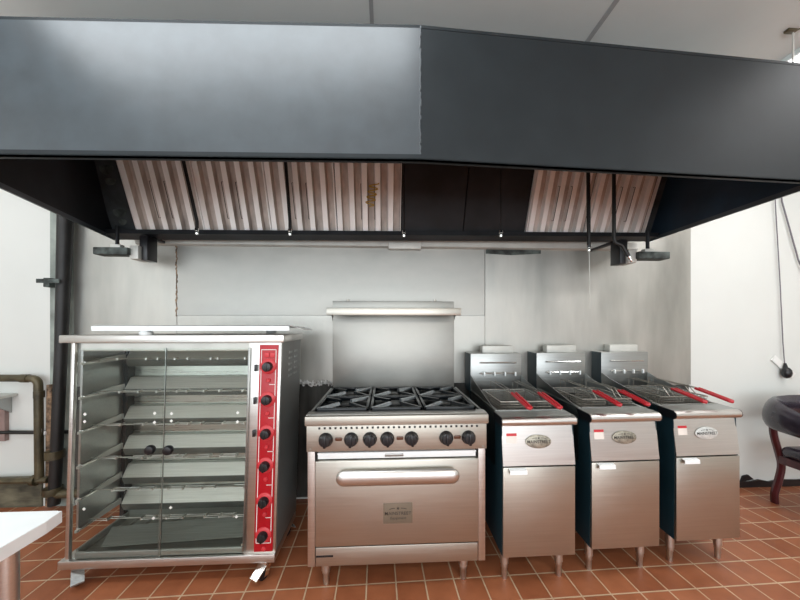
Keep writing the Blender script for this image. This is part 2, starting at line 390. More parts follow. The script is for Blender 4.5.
# fire-suppression drops inside the hood
def drop(pts, tip, mat, label, rad=.011, nozz=True):
    loc = Vector(tip)
    o = mesh_thing(B().tube(pts, rad, 8), 'drop_pipe', mat, label, 'pipe', loc, 'fire suppression pipes under the hood')
    if nozz:
        dr = (Vector(pts[-1])-Vector(pts[-2])).normalized(); q = Vector(pts[-1])
        n = B(); n.cyl(q-dr*.006, q+dr*.012, .013, n=12).cyl(q+dr*.012, q+dr*.026, .008, n=12).cyl(q+dr*.026, q+dr*.036, .012, .010, n=12)
        n.build('nozzle', 'chrome', o, loc)
    return o
drop([(-1.345, 2.10, 2.60), (-1.283, 2.185, 2.12), (-1.283, 2.185, 2.065)], (-1.283, 2.185, 2.06), 'pipe_dark', 'black suppression pipe with nozzle, leftmost, over the rotisserie')
drop([(-.668, 2.10, 2.60), (-.648, 2.154, 2.12), (-.648, 2.154, 2.06)], (-.648, 2.154, 2.06), 'pipe_dark', 'black suppression pipe with nozzle, between second and third filters')
drop([(.131, 2.116, 2.60), (.131, 2.116, 2.05)], (.131, 2.116, 2.05), 'pipe_dark', 'thin dark suppression pipe at the left edge of the blank panels', .006)
drop([(.793, 2.084, 2.60), (.793, 2.084, 2.05)], (.793, 2.084, 2.05), 'pipe_dark', 'thin dark suppression pipe in front of the black blank panels', .004)
o = drop([(1.388, 2.055, 2.60), (1.393, 2.054, 1.95)], (1.393, 2.054, 1.95), 'pipe_dark', 'black suppression pipe over the fryers with a thin cable below', .012)
drop([(1.565, 2.046, 2.60), (1.565, 2.046, 2.0), (1.575, 2.046, 1.975), (1.62, 2.043, 1.955), (1.645, 2.042, 1.915), (1.668, 2.041, 1.875)], (1.57, 2.046, 2.0), 'pipe_dark', 'black suppression pipe with bent elbow beside the right box', .012)
mesh_thing(B().tube([(1.395, 2.054, 1.913), (1.40, 2.054, 1.7), (1.402, 2.056, 1.52)], .0022, 5), 'detection_cable', 'pale', 'thin cable hanging from the suppression pipe over the fryers', 'cable', (1.395, 2.054, 1.90))

def corner_box(x, y, z, s, label, names):
    t = thing('junction_box', label, 'junction box', (x, y, z))
    B().box(-.115, .115, -.06, .03, -.025, .025, .005).build('cover', names, t)
    B().box(s*.105, s*.165, -.03, .09, -.05, .045, .004).build('housing', 'pale', t)
    B().box(s*.150, s*.205, 0, .10, -.05, .125, .003).box(s*.160, s*.195, .08, WALL-y, .119, .138, .003).build('bracket', 'black', t)
    B().cyl((-s*.0, 0, .03), (-s*.0, 0, .19), .012, n=10).build('conduit', 'hood_in', t)
    B().box(-.035, .035, -.02, .02, .027, .055, .003).build('clip', 'pale', t)
    return t
corner_box(-1.90, 2.30, 1.925, 1, 'flat dark junction box hung below the left rear corner of the hood', 'stain')
corner_box(1.905, 2.16, 1.905, -1, 'flat dark junction box hung below the right rear corner of the hood', 'stain')

# ------------------------------------------------------------------ rotisserie oven
RO = (-1.764, 1.752, 0); RW, RD = 1.156, .40
rot = thing('rotisserie_oven', 'large glass-fronted stainless rotisserie oven with red control strip on casters', 'rotisserie', RO, 0)
def lean(co): return Vector((co.x + .029*(co.z-.1), co.y, co.z))
def rb(bb, name, mat, parent=rot, label=None):
    o = bb.fn(lean).build(name, mat, parent)
    if label: o['label'] = label
    return o
rb(B().box(.018, RW, -.012, RD, .10, .145, .004), 'base_frame', 'steel')
rb(B().box(-.006, 1.172, -.016, RD-.02, 1.314, 1.355, .004), 'top_cover', 'steel')
rb(B().box(RW-.001, RW+.001, .012, RD-.012, .15, 1.312), 'outer_side', 'grey_side')
rb(B().box(.047, .066, -.004, .016, .145, 1.314, .002), 'corner_post', 'steel')
rb(B().box(.050, .062, .05, RD, .27, 1.314), 'side_panel', 'steel_dark')
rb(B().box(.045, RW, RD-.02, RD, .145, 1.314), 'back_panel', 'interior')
rb(B().box(.98, RW, 0, RD-.02, .145, 1.314, .003), 'control_column', 'steel')
for i in range(2):
    b = B()
    for k in range(5): b.box(RW-.001, RW+.003, .14+i*.11, .20+i*.11, 1.10+k*.035, 1.112+k*.035)
    rb(b, 'louvers', 'steel_dark')
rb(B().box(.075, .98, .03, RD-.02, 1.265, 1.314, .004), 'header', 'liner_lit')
rb(B().box(.062, .088, .32, RD-.02, .15, 1.265), 'dark_gap_strip', 'pan')  # black strip added to paint the unlit gap at the back corner
rb(B().box(.075, .98, .02, .03, 1.275, 1.31), 'door_track', 'pale')
# red control strip
rp = rb(B().box(1.040, 1.142, -.006, 0, .158, 1.300, .002), 'control_panel', 'red')
w = .0035
bd = B().box(1.050, 1.132, -.0078, -.006, 1.272, 1.272+w).box(1.050, 1.132, -.0078, -.006, .205, .205+w).box(1.050, 1.050+w, -.0078, -.006, .205, 1.272).box(1.132-w, 1.132, -.0078, -.006, .205, 1.2755)
for zz in (1.08, .895, .71, .525, .345): bd.box(1.098, 1.132, -.0078, -.006, zz, zz+.003)
rb(bd, 'white_border', 'white', rp)
for i, v in enumerate((1.182, 1.0, .815, .637, .443, .254)):
    kb = rb(B().lathe([(.043, 0), (.043, .006), (.036, .010), (.030, .012)], (1.092, -.006, v), (0, -1, 0), 24), 'dial_ring', 'red_ring', rp)
    k = B().lathe([(.027, 0), (.027, .016), (.023, .030), (.012, .032)], (1.092, -.016, v), (0, -1, 0), 20)
    k.box(1.087, 1.097, -.052, -.044, v-.024, v+.024, .002)
    rb(k, 'knob', 'black', rp)
    rb(B().lathe([(.012, 0), (.012, .004), (.008, .009)], (1.094, -.006, v-.078), (0, -1, 0), 12), 'indicator_lamp', 'red_ring', rp)
for dx in (-.024, .008):
    rb(B().box(1.092+dx, 1.092+dx+.026, -.012, -.006, 1.232, 1.258, .003), 'rocker_switch', 'red_ring', rp)
# little catches on the edge of the column
for zz in (1.18, 1.0, .82): rb(B().box(1.016, 1.030, -.014, 0, zz-.025, zz+.012, .002), 'catch', 'black')
# interior levels
for zl in (1.203, 1.014, .824, .634, .45, .283):
    rb(B().prism([(.060, .03, zl-.014), (.060, .345, zl-.014), (.060, .345, zl+.020), (.060, .22, zl+.018), (.060, .10, zl), (.060, .03, zl)], (.012, 0, 0)), 'side_rail', 'pale')
    rb(B().box(.060, .082, .04, .13, zl-.006, zl+.006, .002), 'spit_socket', 'chrome')
    rf = B().sheet([(.088, .374, zl+.062), (.088, .345, zl+.058), (.088, .300, zl-.010)], (.890, 0, 0), .003)
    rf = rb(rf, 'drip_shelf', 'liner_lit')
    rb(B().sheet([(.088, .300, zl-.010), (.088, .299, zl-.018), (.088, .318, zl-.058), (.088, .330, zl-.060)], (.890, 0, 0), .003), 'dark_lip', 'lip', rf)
    sp = rb(B().tube([(.06, .115, zl+.012), (.985, .115, zl+.012)], .0032, 8), 'spit_rod', 'wire')
    fk = B()
    for fx in (.20, .34, .40, .52, .60, .70, .78, .90):
        fx += random.uniform(-.03, .03)
        fk.box(fx-.004, fx+.004, .098, .132, zl+.006, zl+.018)
        for dy in (-.017, .017):
            fk.cyl((fx, .115+dy, zl+.012), (fx+.075*random.choice((-1, 1)), .115+dy, zl+.012), .0025, .001, 6)
    rb(fk, 'spit_fork', 'steel', sp)
rb(B().box(.95, .98, .20, .26, 1.215, 1.255, .01).ball((.93, .23, 1.235), (.035, .028, .022), 12), 'lamp', 'liner_lit')
# drip tray on the floor of the oven
tr = B().box(.09, .975, .005, .36, .150, .158).box(.09, .975, .0, .016, .15, .185, .006, 3).box(.09, .102, .01, .36, .15, .195).box(.963, .975, .01, .36, .15, .195).box(.09, .975, .35, .36, .15, .21)
for fx in (.16, .25, .33, .42, .52, .63, .74, .85): tr.box(fx, fx+.018, .18, .34, .158, .164, .003)
rb(tr, 'drip_tray', 'tray')
rb(B().prism([(.20, .035, .185), (.97, .06, .20), (.97, .20, .245), (.15, .16, .215)], (0, 0, .003)), 'tray_cover', 'tray')
# glass doors
for (x0, x1, kx, y) in ((.078, .540, .490, -.002), (.535, .985, .590, -.012)):
    g = rb(B().box(x0, x1, y, y+.006, .150, 1.285), 'glass_door', 'glass')
    k = B().lathe([(.008, 0), (.008, .012), (.024, .016), (.027, .028), (.022, .040), (.010, .044)], (kx, y, .741), (0, -1, 0), 18)
    rb(k, 'door_knob', 'black', g)
    rb(B().box(x1-.0025, x1, y-.001, y+.007, .150, 1.285), 'glass_edge', 'steel_dark', g)
    c = B()
    for (cx, cz) in ((x0+.05, .93), (x0+.05, .89), (x1-.05, .93), (x1-.05, .88), (x1-.04, .36), (x0+.06, .42)):
        c.prism([(cx-.009, y-.002, cz), (cx, y-.002, cz-.009), (cx+.009, y-.002, cz), (cx, y-.002, cz+.009)], (0, .002, 0))
    rb(c, 'glass_clip', 'white', g)
# casters
for (cx, cy, a) in ((.085, .03, .75), (RW-.055, .02, -.5), (.07, RD-.06, .4), (RW-.07, RD-.06, 2.2)):
    R = Matrix.Translation((cx, cy, 0)) @ Matrix.Rotation(a, 4, 'Z')
    c = B().box(-.026, .026, -.026, .026, .088, .102, .003).cyl((0, 0, .075), (0, 0, .09), .018, n=14)
    for s in (-1, 1):
        c.prism([(s*.020, -.016, .082), (s*.020, .016, .082), (s*.020, -.006, .026), (s*.020, -.030, .026)], (s*.003, 0, 0))
    c.prism([(-.026, -.02, .078), (.026, -.02, .078), (.026, -.085, .036), (-.026, -.085, .036)], (0, 0, .007))
    co = rb(c.xf(R), 'caster', 'chrome' if cx > .5 else 'steel_dark')
    wv = B().cyl((-.014, -.020, .034), (.014, -.020, .034), .034, n=20, bev=.005)
    rb(wv.xf(R), 'wheel', 'black', co)
# the loose sheet on top
sh = thing('sheet_pan', 'thin stainless sheet lying on top of the rotisserie oven', 'sheet', (-1.055, 1.955, 1.380), 0)
b = B().sheet([(-.54, -.185, -.001), (-.54, -.188, .022), (-.54, -.17, .026), (-.54, .16, .012), (-.54, .19, .010)], (1.06, 0, 0), .003)
b.prism([(.52, -.17, .026), (.52, .18, .010), (.575, .12, -.002), (.575, -.10, .0)], (0, 0, .003))
b.build('folded_sheet', 'tabletop', sh)
for fx in (-.27, .30): B().lathe([(.03, -.0245), (.034, -.012), (.02, .0), (.008, .012)], (fx, -.165 if fx < 0 else .15, 0), (0, 0, 1), 14).build('foot', 'tabletop', sh)

# ------------------------------------------------------------------ range
GO = (-.405, 1.637, 0); GW, GD = .946, .86
rg = thing('gas_range', 'six-burner stainless gas range with oven, black knobs and back shelf', 'range', GO)
for x0, x1 in ((.002, .040), (GW-.040, GW-.002)): B().box(x0, x1, .004, .80, .145, .885, .002).build('side_panel', 'steel', rg)
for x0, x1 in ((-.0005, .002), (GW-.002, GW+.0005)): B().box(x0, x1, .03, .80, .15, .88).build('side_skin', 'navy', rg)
B().box(.04, GW-.04, .03, .80, .15, .88).build('oven_body', 'pan', rg)
cp = B().box(0, GW, -.012, .05, .752, .890, .003).build('control_panel', 'steel_range', rg)
B().box(-.006, GW+.006, -.030, .035, .890, .940, .006).build('front_ledge', 'steel_range', rg)
B().box(-.006, GW+.006, .0, .066, .936, .941, .001).build('landing_ledge', 'steel', rg)
b = B()
for i in range(31): b.box(.060+i*.0276, .072+i*.0276, -.0132, -.010, .868, .880, .002)
b.build('vent_slots', 'black', cp)
for kx in (.099, .230, .327, .418, .545, .729, .848):
    k = B().lathe([(.037, 0), (.037, .006), (.033, .012), (.030, .030), (.024, .036), (.006, .038)], (kx, -.012, .815), (0, -1, 0), 24)
    k.box(kx-.007, kx+.007, -.058, -.044, .815-.030, .815+.030, .003)
    k.xf(Matrix.Translation((kx, 0, .815)) @ Matrix.Rotation(random.choice((0, .08, -.1)), 4, 'Y') @ Matrix.Translation((-kx, 0, -.815)))
    k.build('knob', 'black', cp)
for kx in (.165, .484, .788): B().box(kx-.018, kx+.018, -.016, -.011, .808, .826, .004).build('indicator_slot', 'amber', cp)
for kx in (.02, GW-.02): B().cyl((kx, -.014, .765), (kx, -.011, .765), .004, n=8).build('screw', 'steel_dark', cp)
# oven door
B().box(.055, GW-.055, .0, .02, .708, .742, .003).box(.055, GW-.055, -.006, .0, .736, .742).build('door_header', 'tabletop', rg)
B().box(.405, .503, -.004, .004, .716, .732, .002).build('door_latch', 'steel_dark', rg)
dr = B().box(.044, GW-.044, -.014, .03, .258, .703, .006).build('oven_door', 'steel_door', rg)
h = B()
n = 9; pts = []; el = []; HL, HR = .318, .040
for q in [-HL+HR*(1-math.cos(PI/2*k/n)) for k in range(n+1)] + [-.15, 0, .15] + [HL-HR*(1-math.cos(PI/2*(n-k)/n)) for k in range(n+1)]:
    e = max(0, abs(q)-(HL-HR))/HR; e = max(.03, (1-min(1, e)**2))**.5
    pts.append((.474+q, -.046, .628)); el.append((.021*e, HR*e))
h.tube(pts, 1, 16, ell=el)
for s in (-1, 1): h.cyl((.474+s*.27, -.016, .628), (.474+s*.27, -.05, .628), .022, n=14)
h.build('door_handle', 'steel', dr)['label'] = 'wide rounded door handle'
lp = B().box(.397, .550, -.0165, -.013, .372, .478, .001).build('logo_plate', 'plate', rg)
lettering('MAINSTREET', .138, 'ink', lp, Matrix.Translation((.4735, -.0172, .424)) @ FRONT, star=(0, .027, .010), extra=[('Equipment', .085, -.024, .25)])
kp = B().box(.044, GW-.044, .0, .03, .148, .246, .003).build('kick_panel', 'steel_door', rg)
B().box(.046, .135, -.001, .001, .196, .206).build('vent_slot', 'black', kp)
for lx in (.085, GW-.105):
    for ly in (.075, .70):
        B().lathe([(.017, .0), (.018, .055), (.021, .06), (.021, .07), (.025, .075), (.025, .15)], (lx, ly, 0), (0, 0, 1), 18).build('leg', 'steel', rg)
# cooktop
B().box(.012, GW-.012, .055, .66, .895, .918).build('drip_pan', 'pan', rg)
for x0, x1 in ((.0, .014), (GW-.014, GW)): B().box(x0, x1, .035, .69, .885, .940, .002).build('side_rail', 'steel_dark', rg)
gx = (GW-.05)/3
grate = None
for i in range(3):
    for j in range(2):
        x0 = .025 + gx*i; x1 = x0 + gx-.008; y0 = .072 + .292*j; y1 = y0 + .286; z = .955
        cx, cy = (x0+x1)/2, (y0+y1)/2
        # burner head
        B().lathe([(.055, .918), (.055, .924), (.040, .930), (.040, .938), (.030, .942)], (cx, cy, 0), (0, 0, 1), 20).build('burner', 'pan', rg)
        if grate is not None:
            g = grate.copy(); COL.objects.link(g); g.parent = rg; g.location = (cx, cy, 0)
            for fo in grate.children:
                f2 = fo.copy(); COL.objects.link(f2); f2.parent = g
            continue
        hx, hy = (x1-x0)/2, (y1-y0)/2; gb = B(); t = .008; fing = []
        gb.box(-hx, hx, -hy, -hy+2*t, z-.026, z, .003).box(-hx, hx, hy-2*t, hy, z-.026, z, .003)
        gb.box(-hx, -hx+2*t, -hy, hy, z-.026, z, .003).box(hx-2*t, hx, -hy, hy, z-.026, z, .003)
        for sx in (-1, 1):
            for sy in (-1, 1):
                a = Vector((sx*(hx-t), sy*(hy-t), 0)); c = Vector((sx*.032, sy*.032, 0)); q = (c-a).normalized(); nn = Vector((-q.y, q.x, 0))*.012
                (fing.append(B()) or fing[-1] if sx == sy else gb).prism([a-nn+Vector((0, 0, z-.016)), a+nn+Vector((0, 0, z-.016)), a+nn*.6+Vector((0, 0, z)), a-nn*.6+Vector((0, 0, z))], c-a+Vector((0, 0, .006)))
        for sx in (-1, 1):
            for sy in (-1, 1): gb.box(sx*(hx-.012)-.008, sx*(hx-.012)+.008, sy*(hy-.012)-.008, sy*(hy-.012)+.008, .918, z-.02)
        grate = gb.build('burner_grate', 'iron', rg); grate.location = (cx, cy, 0)
        for fb in fing: fb.build('grate_finger', 'iron_glint', grate)  # fingers coloured pale as a painted glint
# back guard and shelf
B().box(.022, GW-.022, .665, .72, .885, 1.50, .004).build('back_guard', 'steel_panel', rg)
b = B().box(.0, GW, .540, .70, 1.522, 1.530, .002).box(.0, GW, .536, .552, 1.478, 1.530, .003)
for fx in (.13, GW-.16): b.cyl((fx, .70, 1.59), (fx, .70, 1.602), .010, n=8)
b.build('back_shelf', 'steel_door', rg)
B().box(.018, GW-.018, .69, .71, 1.50, 1.588, .003).build('shelf_rear_lip', 'steel_panel', rg)
for x0 in (.015, GW-.018): B().prism([(x0, .60, 1.522), (x0, .70, 1.522), (x0, .70, 1.44)], (.003, 0, 0)).build('shelf_bracket', 'steel', rg)

# ------------------------------------------------------------------ fryers
FWID = .397
def make_fryer(loc, rz, label, badge, kk):
    t = thing('deep_fryer', label, 'deep fryer', loc, rz, 'floor-standing deep fryers')
    W = FWID
    for x0, x1 in ((.0, .004), (W-.004, W)):
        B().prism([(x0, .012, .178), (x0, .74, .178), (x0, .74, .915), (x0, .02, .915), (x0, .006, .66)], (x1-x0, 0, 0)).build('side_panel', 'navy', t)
    B().box(.004, W-.004, .60, .74, .18, .90).box(.004, W-.004, .03, .60, .18, .20).build('inner_body', 'pan', t)
    d = B().box(.001, W-.001, -.006, .018, .178, .654, .003).build('door', 'steel_door', t)
    B().sheet([(.030, -.004, .652), (.030, -.030, .648), (.030, -.032, .628), (.030, -.026, .624)], (.092, 0, 0), .003).build('door_handle', 'tabletop', d)
    p = B().prism([(.001, -.006, .662), (.001, .022, .872), (.001, .05, .872), (.001, .03, .662)], (W-.002, 0, 0)).build('control_panel', 'steel', t)
    T = Matrix.Translation((W/2, .008, .767)) @ Matrix.Rotation(-math.atan2(.028, .21), 4, 'X') @ FRONT
    bb = B().lathe([(1, 0), (1, .004), (.9, .006)], (0, 0, 0), (0, 0, 1), 40).xf(Matrix.Diagonal((.070, .035, 1, 1))).xf(T).xf(Matrix.Translation((.0, 0, .018)))
    lg = bb.build('logo_badge', badge, t)
    lettering('MAINSTREET', .128, 'ink', lg, Matrix.Translation((0, -.0075, .018)) @ T, star=(0, .020, .007))
    st = B().box(-.028, .028, -.026, .022, 0, .0012).xf(Matrix.Translation((-.145, .036, 0))).xf(T).build('warning_sticker', 'sticker', t)
    B().box(-.028, .028, .012, .026, .0012, .002).xf(Matrix.Translation((-.145, .036, 0))).xf(T).build('red_band', 'red_ring', st)
    # bullnose ledge
    prof = [(.022, .872)]
    for i in range(9):
        a = -PI/2 - i*PI/8; prof.append((.008+.024*math.cos(a), .895+.024*math.sin(a)))
    prof += [(.02, .905)]
    B().prism([(-.006, y, z) for y, z in prof], (W+.010, 0, 0)).build('bullnose_ledge', 'steel', t)
    B().prism([(-.005, y, z) for y, z in ((.012, .9195), (.125, .9215), (.125, .912), (.012, .912))], (W+.010, 0, 0)).build('front_ledge', 'steel_dark', t)  # darker steel paints in the reflection of the dark tank and splash
    for x0 in (-.010, W+.003): B().prism([(x0, y, z) for y, z in prof[:10]] + [(x0, .13, .919), (x0, .10, .872)], (.005, 0, 0)).build('end_cap', 'black', t)
    # tank
    b = B()
    b.box(.018, W-.018, .118, .128, .60, .925).box(.0, .016, .12, .70, .60, .925, .003).box(W-.016, W, .12, .70, .60, .925, .003).box(.018, W-.018, .60, .62, .60, .93)
    b.box(.018, W-.018, .12, .61, .60, .61)
    b.build('fry_tank', 'steel_dark', t)
    for x0 in (.002, W-.006): B().prism([(x0, .14, .92), (x0, .70, .92), (x0, .70, 1.03), (x0, .60, 1.0)], (.004, 0, 0)).build('splash_guard', 'steel_dark', t)
    B().box(.0, W, .70, .88, .90, 1.193, .003).build('back_splash', 'steel_dark', t)
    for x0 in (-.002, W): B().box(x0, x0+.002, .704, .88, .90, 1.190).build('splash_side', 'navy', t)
    for zz in (1.125, 1.045): B().tube([(.07, .70, zz), (.07, .685, zz), (W-.05, .685, zz), (W-.05, .70, zz)], .005, 8).build('hanger_rod', 'chrome', t)
    b = B()
    for fx in (.10, .18, .26, .34): b.box(fx-.005, fx+.005, .672, .690, 1.025, 1.056, .002)
    b.build('hanger_hook', 'tabletop', t)
    B().box(.108, W-.045, .755, .83, 1.19, 1.248, .003).build('flue', 'pale', t)
    for lx in (.040, W-.045):
        for ly in (.085, .68):
            B().lathe([(.015, .0), (.016, .055), (.019, .062), (.019, .080), (.0225, .084), (.0225, .180)], (lx, ly, 0), (0, 0, 1), 16).build('leg', 'steel', t)
    def sh(o):
        for v in o.data.vertices: v.co.x += kk*v.co.y
        for c in o.children: sh(c)
    for c in t.children: sh(c)
    return t
FD = [((.624, 1.616, 0), .6, 'deep fryer nearest the range, leftmost of the three', 'badge', .045),
      ((1.133, 1.652, 0), 1.2, 'middle deep fryer of the three', 'badge', .085),
      ((1.658, 1.691, 0), 1.7, 'rightmost deep fryer, with a pale oval badge, beside the white wall', 'badge_white', .128)]
for loc, a, lab, bd, kk in FD: make_fryer(loc, math.radians(a), lab, bd, kk)

def make_basket(loc, rz, label):
    t = thing('fryer_basket', label, 'fryer basket', loc, rz, 'wire fryer baskets')
    w, y0, y1, z0, z1 = .074, .0, .34, -.11, .0
    b = B()
    rim = [(-w, y0, z1), (w, y0, z1), (w, y1, z1), (-w, y1, z1)]
    b.tube(rim, .004, 6, closed=True); s = .85
    b.tube([(-w*s, y0+.015, z0), (w*s, y0+.015, z0), (w*s, y1-.015, z0), (-w*s, y1-.015, z0)], .003, 5, closed=True)
    b.build('rim', 'wire', t)
    b = B(); r = .0013
    for i in range(9):
        x = -w + 2*w*i/8
        b.tube([(x, y0, z1), (x*s, y0+.015, z0), (x*s, y1-.015, z0), (x, y1, z1)], r, 4)
    for i in range(17):
        y = y0 + (y1-y0)*i/16; yy = y0+.015+(y1-y0-.03)*i/16
        b.tube([(-w, y, z1), (-w*s, yy, z0), (w*s, yy, z0), (w, y, z1)], r, 4)
    for k in range(1, 7):
        q = k/7; ww = w*(1-.15*q); z = z1+(z0-z1)*q; e = .015*q
        b.tube([(-ww, y0+e, z), (ww, y0+e, z), (ww, y1-e, z), (-ww, y1-e, z)], r, 4, closed=True)
    b.build('wire_mesh', 'wire', t)
    h = B()
    for s_ in (-1, 1):
        h.tube([(s_*.010, -.08, .048), (s_*.012, .02, .055), (s_*.014, .20, .058), (s_*.016, y1, .062), (s_*.018, y1+.004, .0)], .0024, 6)
        h.tube([(s_*.012, .06, .055), (s_*.016, y0, .0)], .0024, 6)
    ho = h.build('handle', 'wire', t)
    g = B()
    for s_ in (-1, 1): g.tube([(s_*.009, -.205, .020), (s_*.011, -.10, .038), (s_*.012, -.01, .052)], .0085, 8)
    g.tube([(-.009, -.203, .020), (0, -.212, .018), (.009, -.203, .020)], .0085, 8)
    g.build('grip', 'grip', ho)['label'] = 'red grip'
    return t
BL = ['red-handled fry basket, left one in the fryer nearest the range', 'red-handled fry basket, right one in the fryer nearest the range',
      'red-handled fry basket, left one in the middle fryer', 'red-handled fry basket, right one in the middle fryer',
      'red-handled fry basket, left one in the rightmost fryer', 'red-handled fry basket, right one in the rightmost fryer, grip sticking out past its edge']
b0 = None; i = 0
for loc, a, lab, bd, kk in FD:
    R = Matrix.Rotation(math.radians(a), 4, 'Z')
    for lx, ex in ((.118, 1.0), (.277, 1.5)):
        p = Vector(loc) + R @ Vector((lx + kk*.165, .155, .962)); rz = math.radians(a + ex - 40*kk)
        if b0 is None: b0 = make_basket(p, rz, BL[i])
        else: dup(b0, p, rz, BL[i])
        i += 1

# ------------------------------------------------------------------ pipes on the left wall
def elbow(p, a, c, r, n=6):      # rounded corner between two directions
    p, a, c = Vector(p), Vector(a), Vector(c); o = []
    for i in range(n+1):
        t = i/n; o.append(((p+a*r)*(1-t)+p*t)*(1-t) + (p*(1-t)+(p+c*r)*t)*t)
    return o
py = WALL-.07
rp_ = thing('drain_pipe', 'olive brown pipe bending down from a horizontal run on the left wall', 'pipe', (-2.67, py, .05))
off = (-2.67, py, .05)
B().tube([(-3.6, py, 1.015), (-2.74, py, 1.008)] + elbow((-2.622, py, 1.005), (-1, 0, 0), (0, 0, -1), .055) + [(-2.615, py, .25)], .027, 12).build('pipe_run', 'pipe_olive', rp_, off)
B().lathe([(.031, 0), (.031, .05)], (-2.617, py, .86), (0, 0, 1), 14).build('coupling', 'pipe_olive', rp_, off)
B().lathe([(.031, 0), (.031, .05)], (-2.74, py, 1.006), (1, 0, 0), 14).build('coupling', 'pipe_olive', rp_, off)
B().tube([(-3.6, py, .235), (-2.615, py, .235), (-2.55, py, .235)], .024, 10).lathe([(.04, 0), (.04, .03)], (-2.66, py, .235), (1, 0, 0), 14).build('lower_run', 'pipe_olive', rp_, off)
wp = thing('water_pipe', 'thin dark pipe with a pale valve crossing behind the brown pipe', 'pipe', (-2.62, WALL-.03, .58))
off = (-2.62, WALL-.03, .58)
B().tube([(-3.6, WALL-.028, .60), (-2.66, WALL-.028, .582), (-2.45, WALL-.028, .582)], .014, 8).build('pipe_run', 'pipe_dark', wp, off)
B().box(-2.635, -2.585, WALL-.06, WALL-.015, .565, .600, .006).cyl((-2.61, WALL-.07, .59), (-2.61, WALL-.07, .625), .018, n=10).build('valve', 'crust', wp, off)
sp_ = thing('stack_pipe', 'thick black vertical pipe running up the wall behind the rotisserie oven', 'pipe', (-2.53, WALL-.075, .05))
off = (-2.53, WALL-.075, .05)
B().tube([(-2.505, WALL-.075, .05), (-2.485, WALL-.075, .45), (-2.455, WALL-.075, 1.2), (-2.42, WALL-.075, 2.25), (-2.405, WALL-.075, 2.98)], [.036, .036, .036, .048, .052], 16).build('pipe_run', 'pipe_dark', sp_, off)
B().lathe([(.056, 0), (.060, .02), (.056, .05)], (-2.515, WALL-.075, .13), (0, 0, 1), 16).build('coupling', 'pipe_olive', sp_, off)
B().lathe([(.054, 0), (.054, .06)], (-2.50, WALL-.075, .40), (0, 0, 1), 16).build('coupling', 'pipe_olive', sp_, off)
B().tube([(-2.515, WALL-.075, .125), (-2.40, WALL-.075, .13), (-2.0, WALL-.075, .14), (-1.6, WALL-.075, .14)], .030, 12).build('branch', 'pipe_olive', sp_, off)
B().box(-2.60, -2.555, WALL-.06, WALL-.002, 1.70, 1.77, .004).box(-2.56, -2.40, WALL-.145, WALL-.138, 1.72, 1.75).build('clamp', 'stain', sp_, off)
mesh_thing(B().tube([(-2.585, WALL-.03, .02), (-2.58, WALL-.03, .62), (-2.575, WALL-.03, .95)], .022, 10), 'conduit_pipe', 'rust', 'brown pipe standing between the olive pipe and the thick black pipe', 'pipe', (-2.585, WALL-.03, .03))
ws = thing('wall_shelf', 'pale narrow shelf on the left wall under the horizontal brown pipe', 'shelf', (-3.1, WALL-.1, .86))
B().box(-.3, .255, -.12, .098, 0, .022, .003).build('shelf_board', 'pale', ws)
B().prism([(.20, .098, 0), (.20, -.08, 0), (.20, .098, -.13)], (.012, 0, 0)).build('bracket', 'steel_dark', ws)
B().box(-.3, .19, .07, .098, -.34, 0).build('apron', 'brown_cab', ws)

# ------------------------------------------------------------------ work table (front left corner)
wt = thing('work_table', 'bright white-looking stainless work table cut off at the left edge of the photo', 'table', (-1.6, .3, 0))
off = Vector((-1.6, .3, 0))
b = B().prism([(-2.4, -.5, .855), (-.958, -.5, .855), (-.948, .915, .855), (-.952, .955, .855), (-.965, .965, .855), (-2.4, .965, .855)], (0, 0, .006))
b.prism([(-.956, -.5, .826), (-.946, .915, .826), (-.946, .915, .86), (-.956, -.5, .86)], (-.008, 0, 0))
b.prism([(-.946, .915, .826), (-.955, .965, .826), (-.955, .965, .86), (-.946, .915, .86)], (-.008, 0, 0))
b.box(-2.4, -.955, .957, .966, .826, .858)
b.build('table_top', 'tabletop', wt, off)
for lx, ly in ((-1.062, .93), (-2.3, .93), (-1.085, -.42), (-2.3, -.42)):
    B().cyl((lx, ly, .02), (lx, ly, .855), .020, n=18).cyl((lx, ly, 0), (lx, ly, .03), .016, .022, n=18).build('leg', 'steel', wt, off)

# ------------------------------------------------------------------ chair at the right
ch = thing('armchair', 'dark leather barrel-back armchair with mahogany legs by the right wall', 'chair', (3.315, 2.05, 0))
def spline(P, n=6):
    P = [Vector(p) for p in P]; o = []
    for i in range(len(P)-1):
        a, b_, c, d = P[max(0, i-1)], P[i], P[i+1], P[min(len(P)-1, i+2)]
        for k in range(n):
            t = k/n
            o.append(.5*((2*b_)+(c-a)*t+(2*a-5*b_+4*c-d)*t*t+(3*b_-a-3*c+d)*t*t*t))
    return o + [P[-1]]
half = [(-.30, -.26, .63), (-.335, -.12, .655), (-.345, .05, .69), (-.315, .19, .715), (-.22, .285, .73), (-.10, .315, .735)]
path = half + [(0, .322, .737)] + [(-x, y, z) for x, y, z in reversed(half)]
P = spline(path, 6); el = []
for p in P:
    q = min(1, max(0, (p.y+.26)/.45)); el.append((.040+.006*q, .045+.065*q))
b = B().tube(P, 1, 16, ell=el)
for p, e in ((P[0], el[0]), (P[-1], el[-1])): b.ball(p, (.040, .03, .045), 12)
b.build('back_rail', 'leather', ch)
s = B().box(-.25, .25, -.27, .22, .385, .475, .04, 4); s.build('seat', 'leather', ch)
B().box(-.245, .245, -.255, .225, .33, .39, .006).build('seat_frame', 'mahogany', ch)
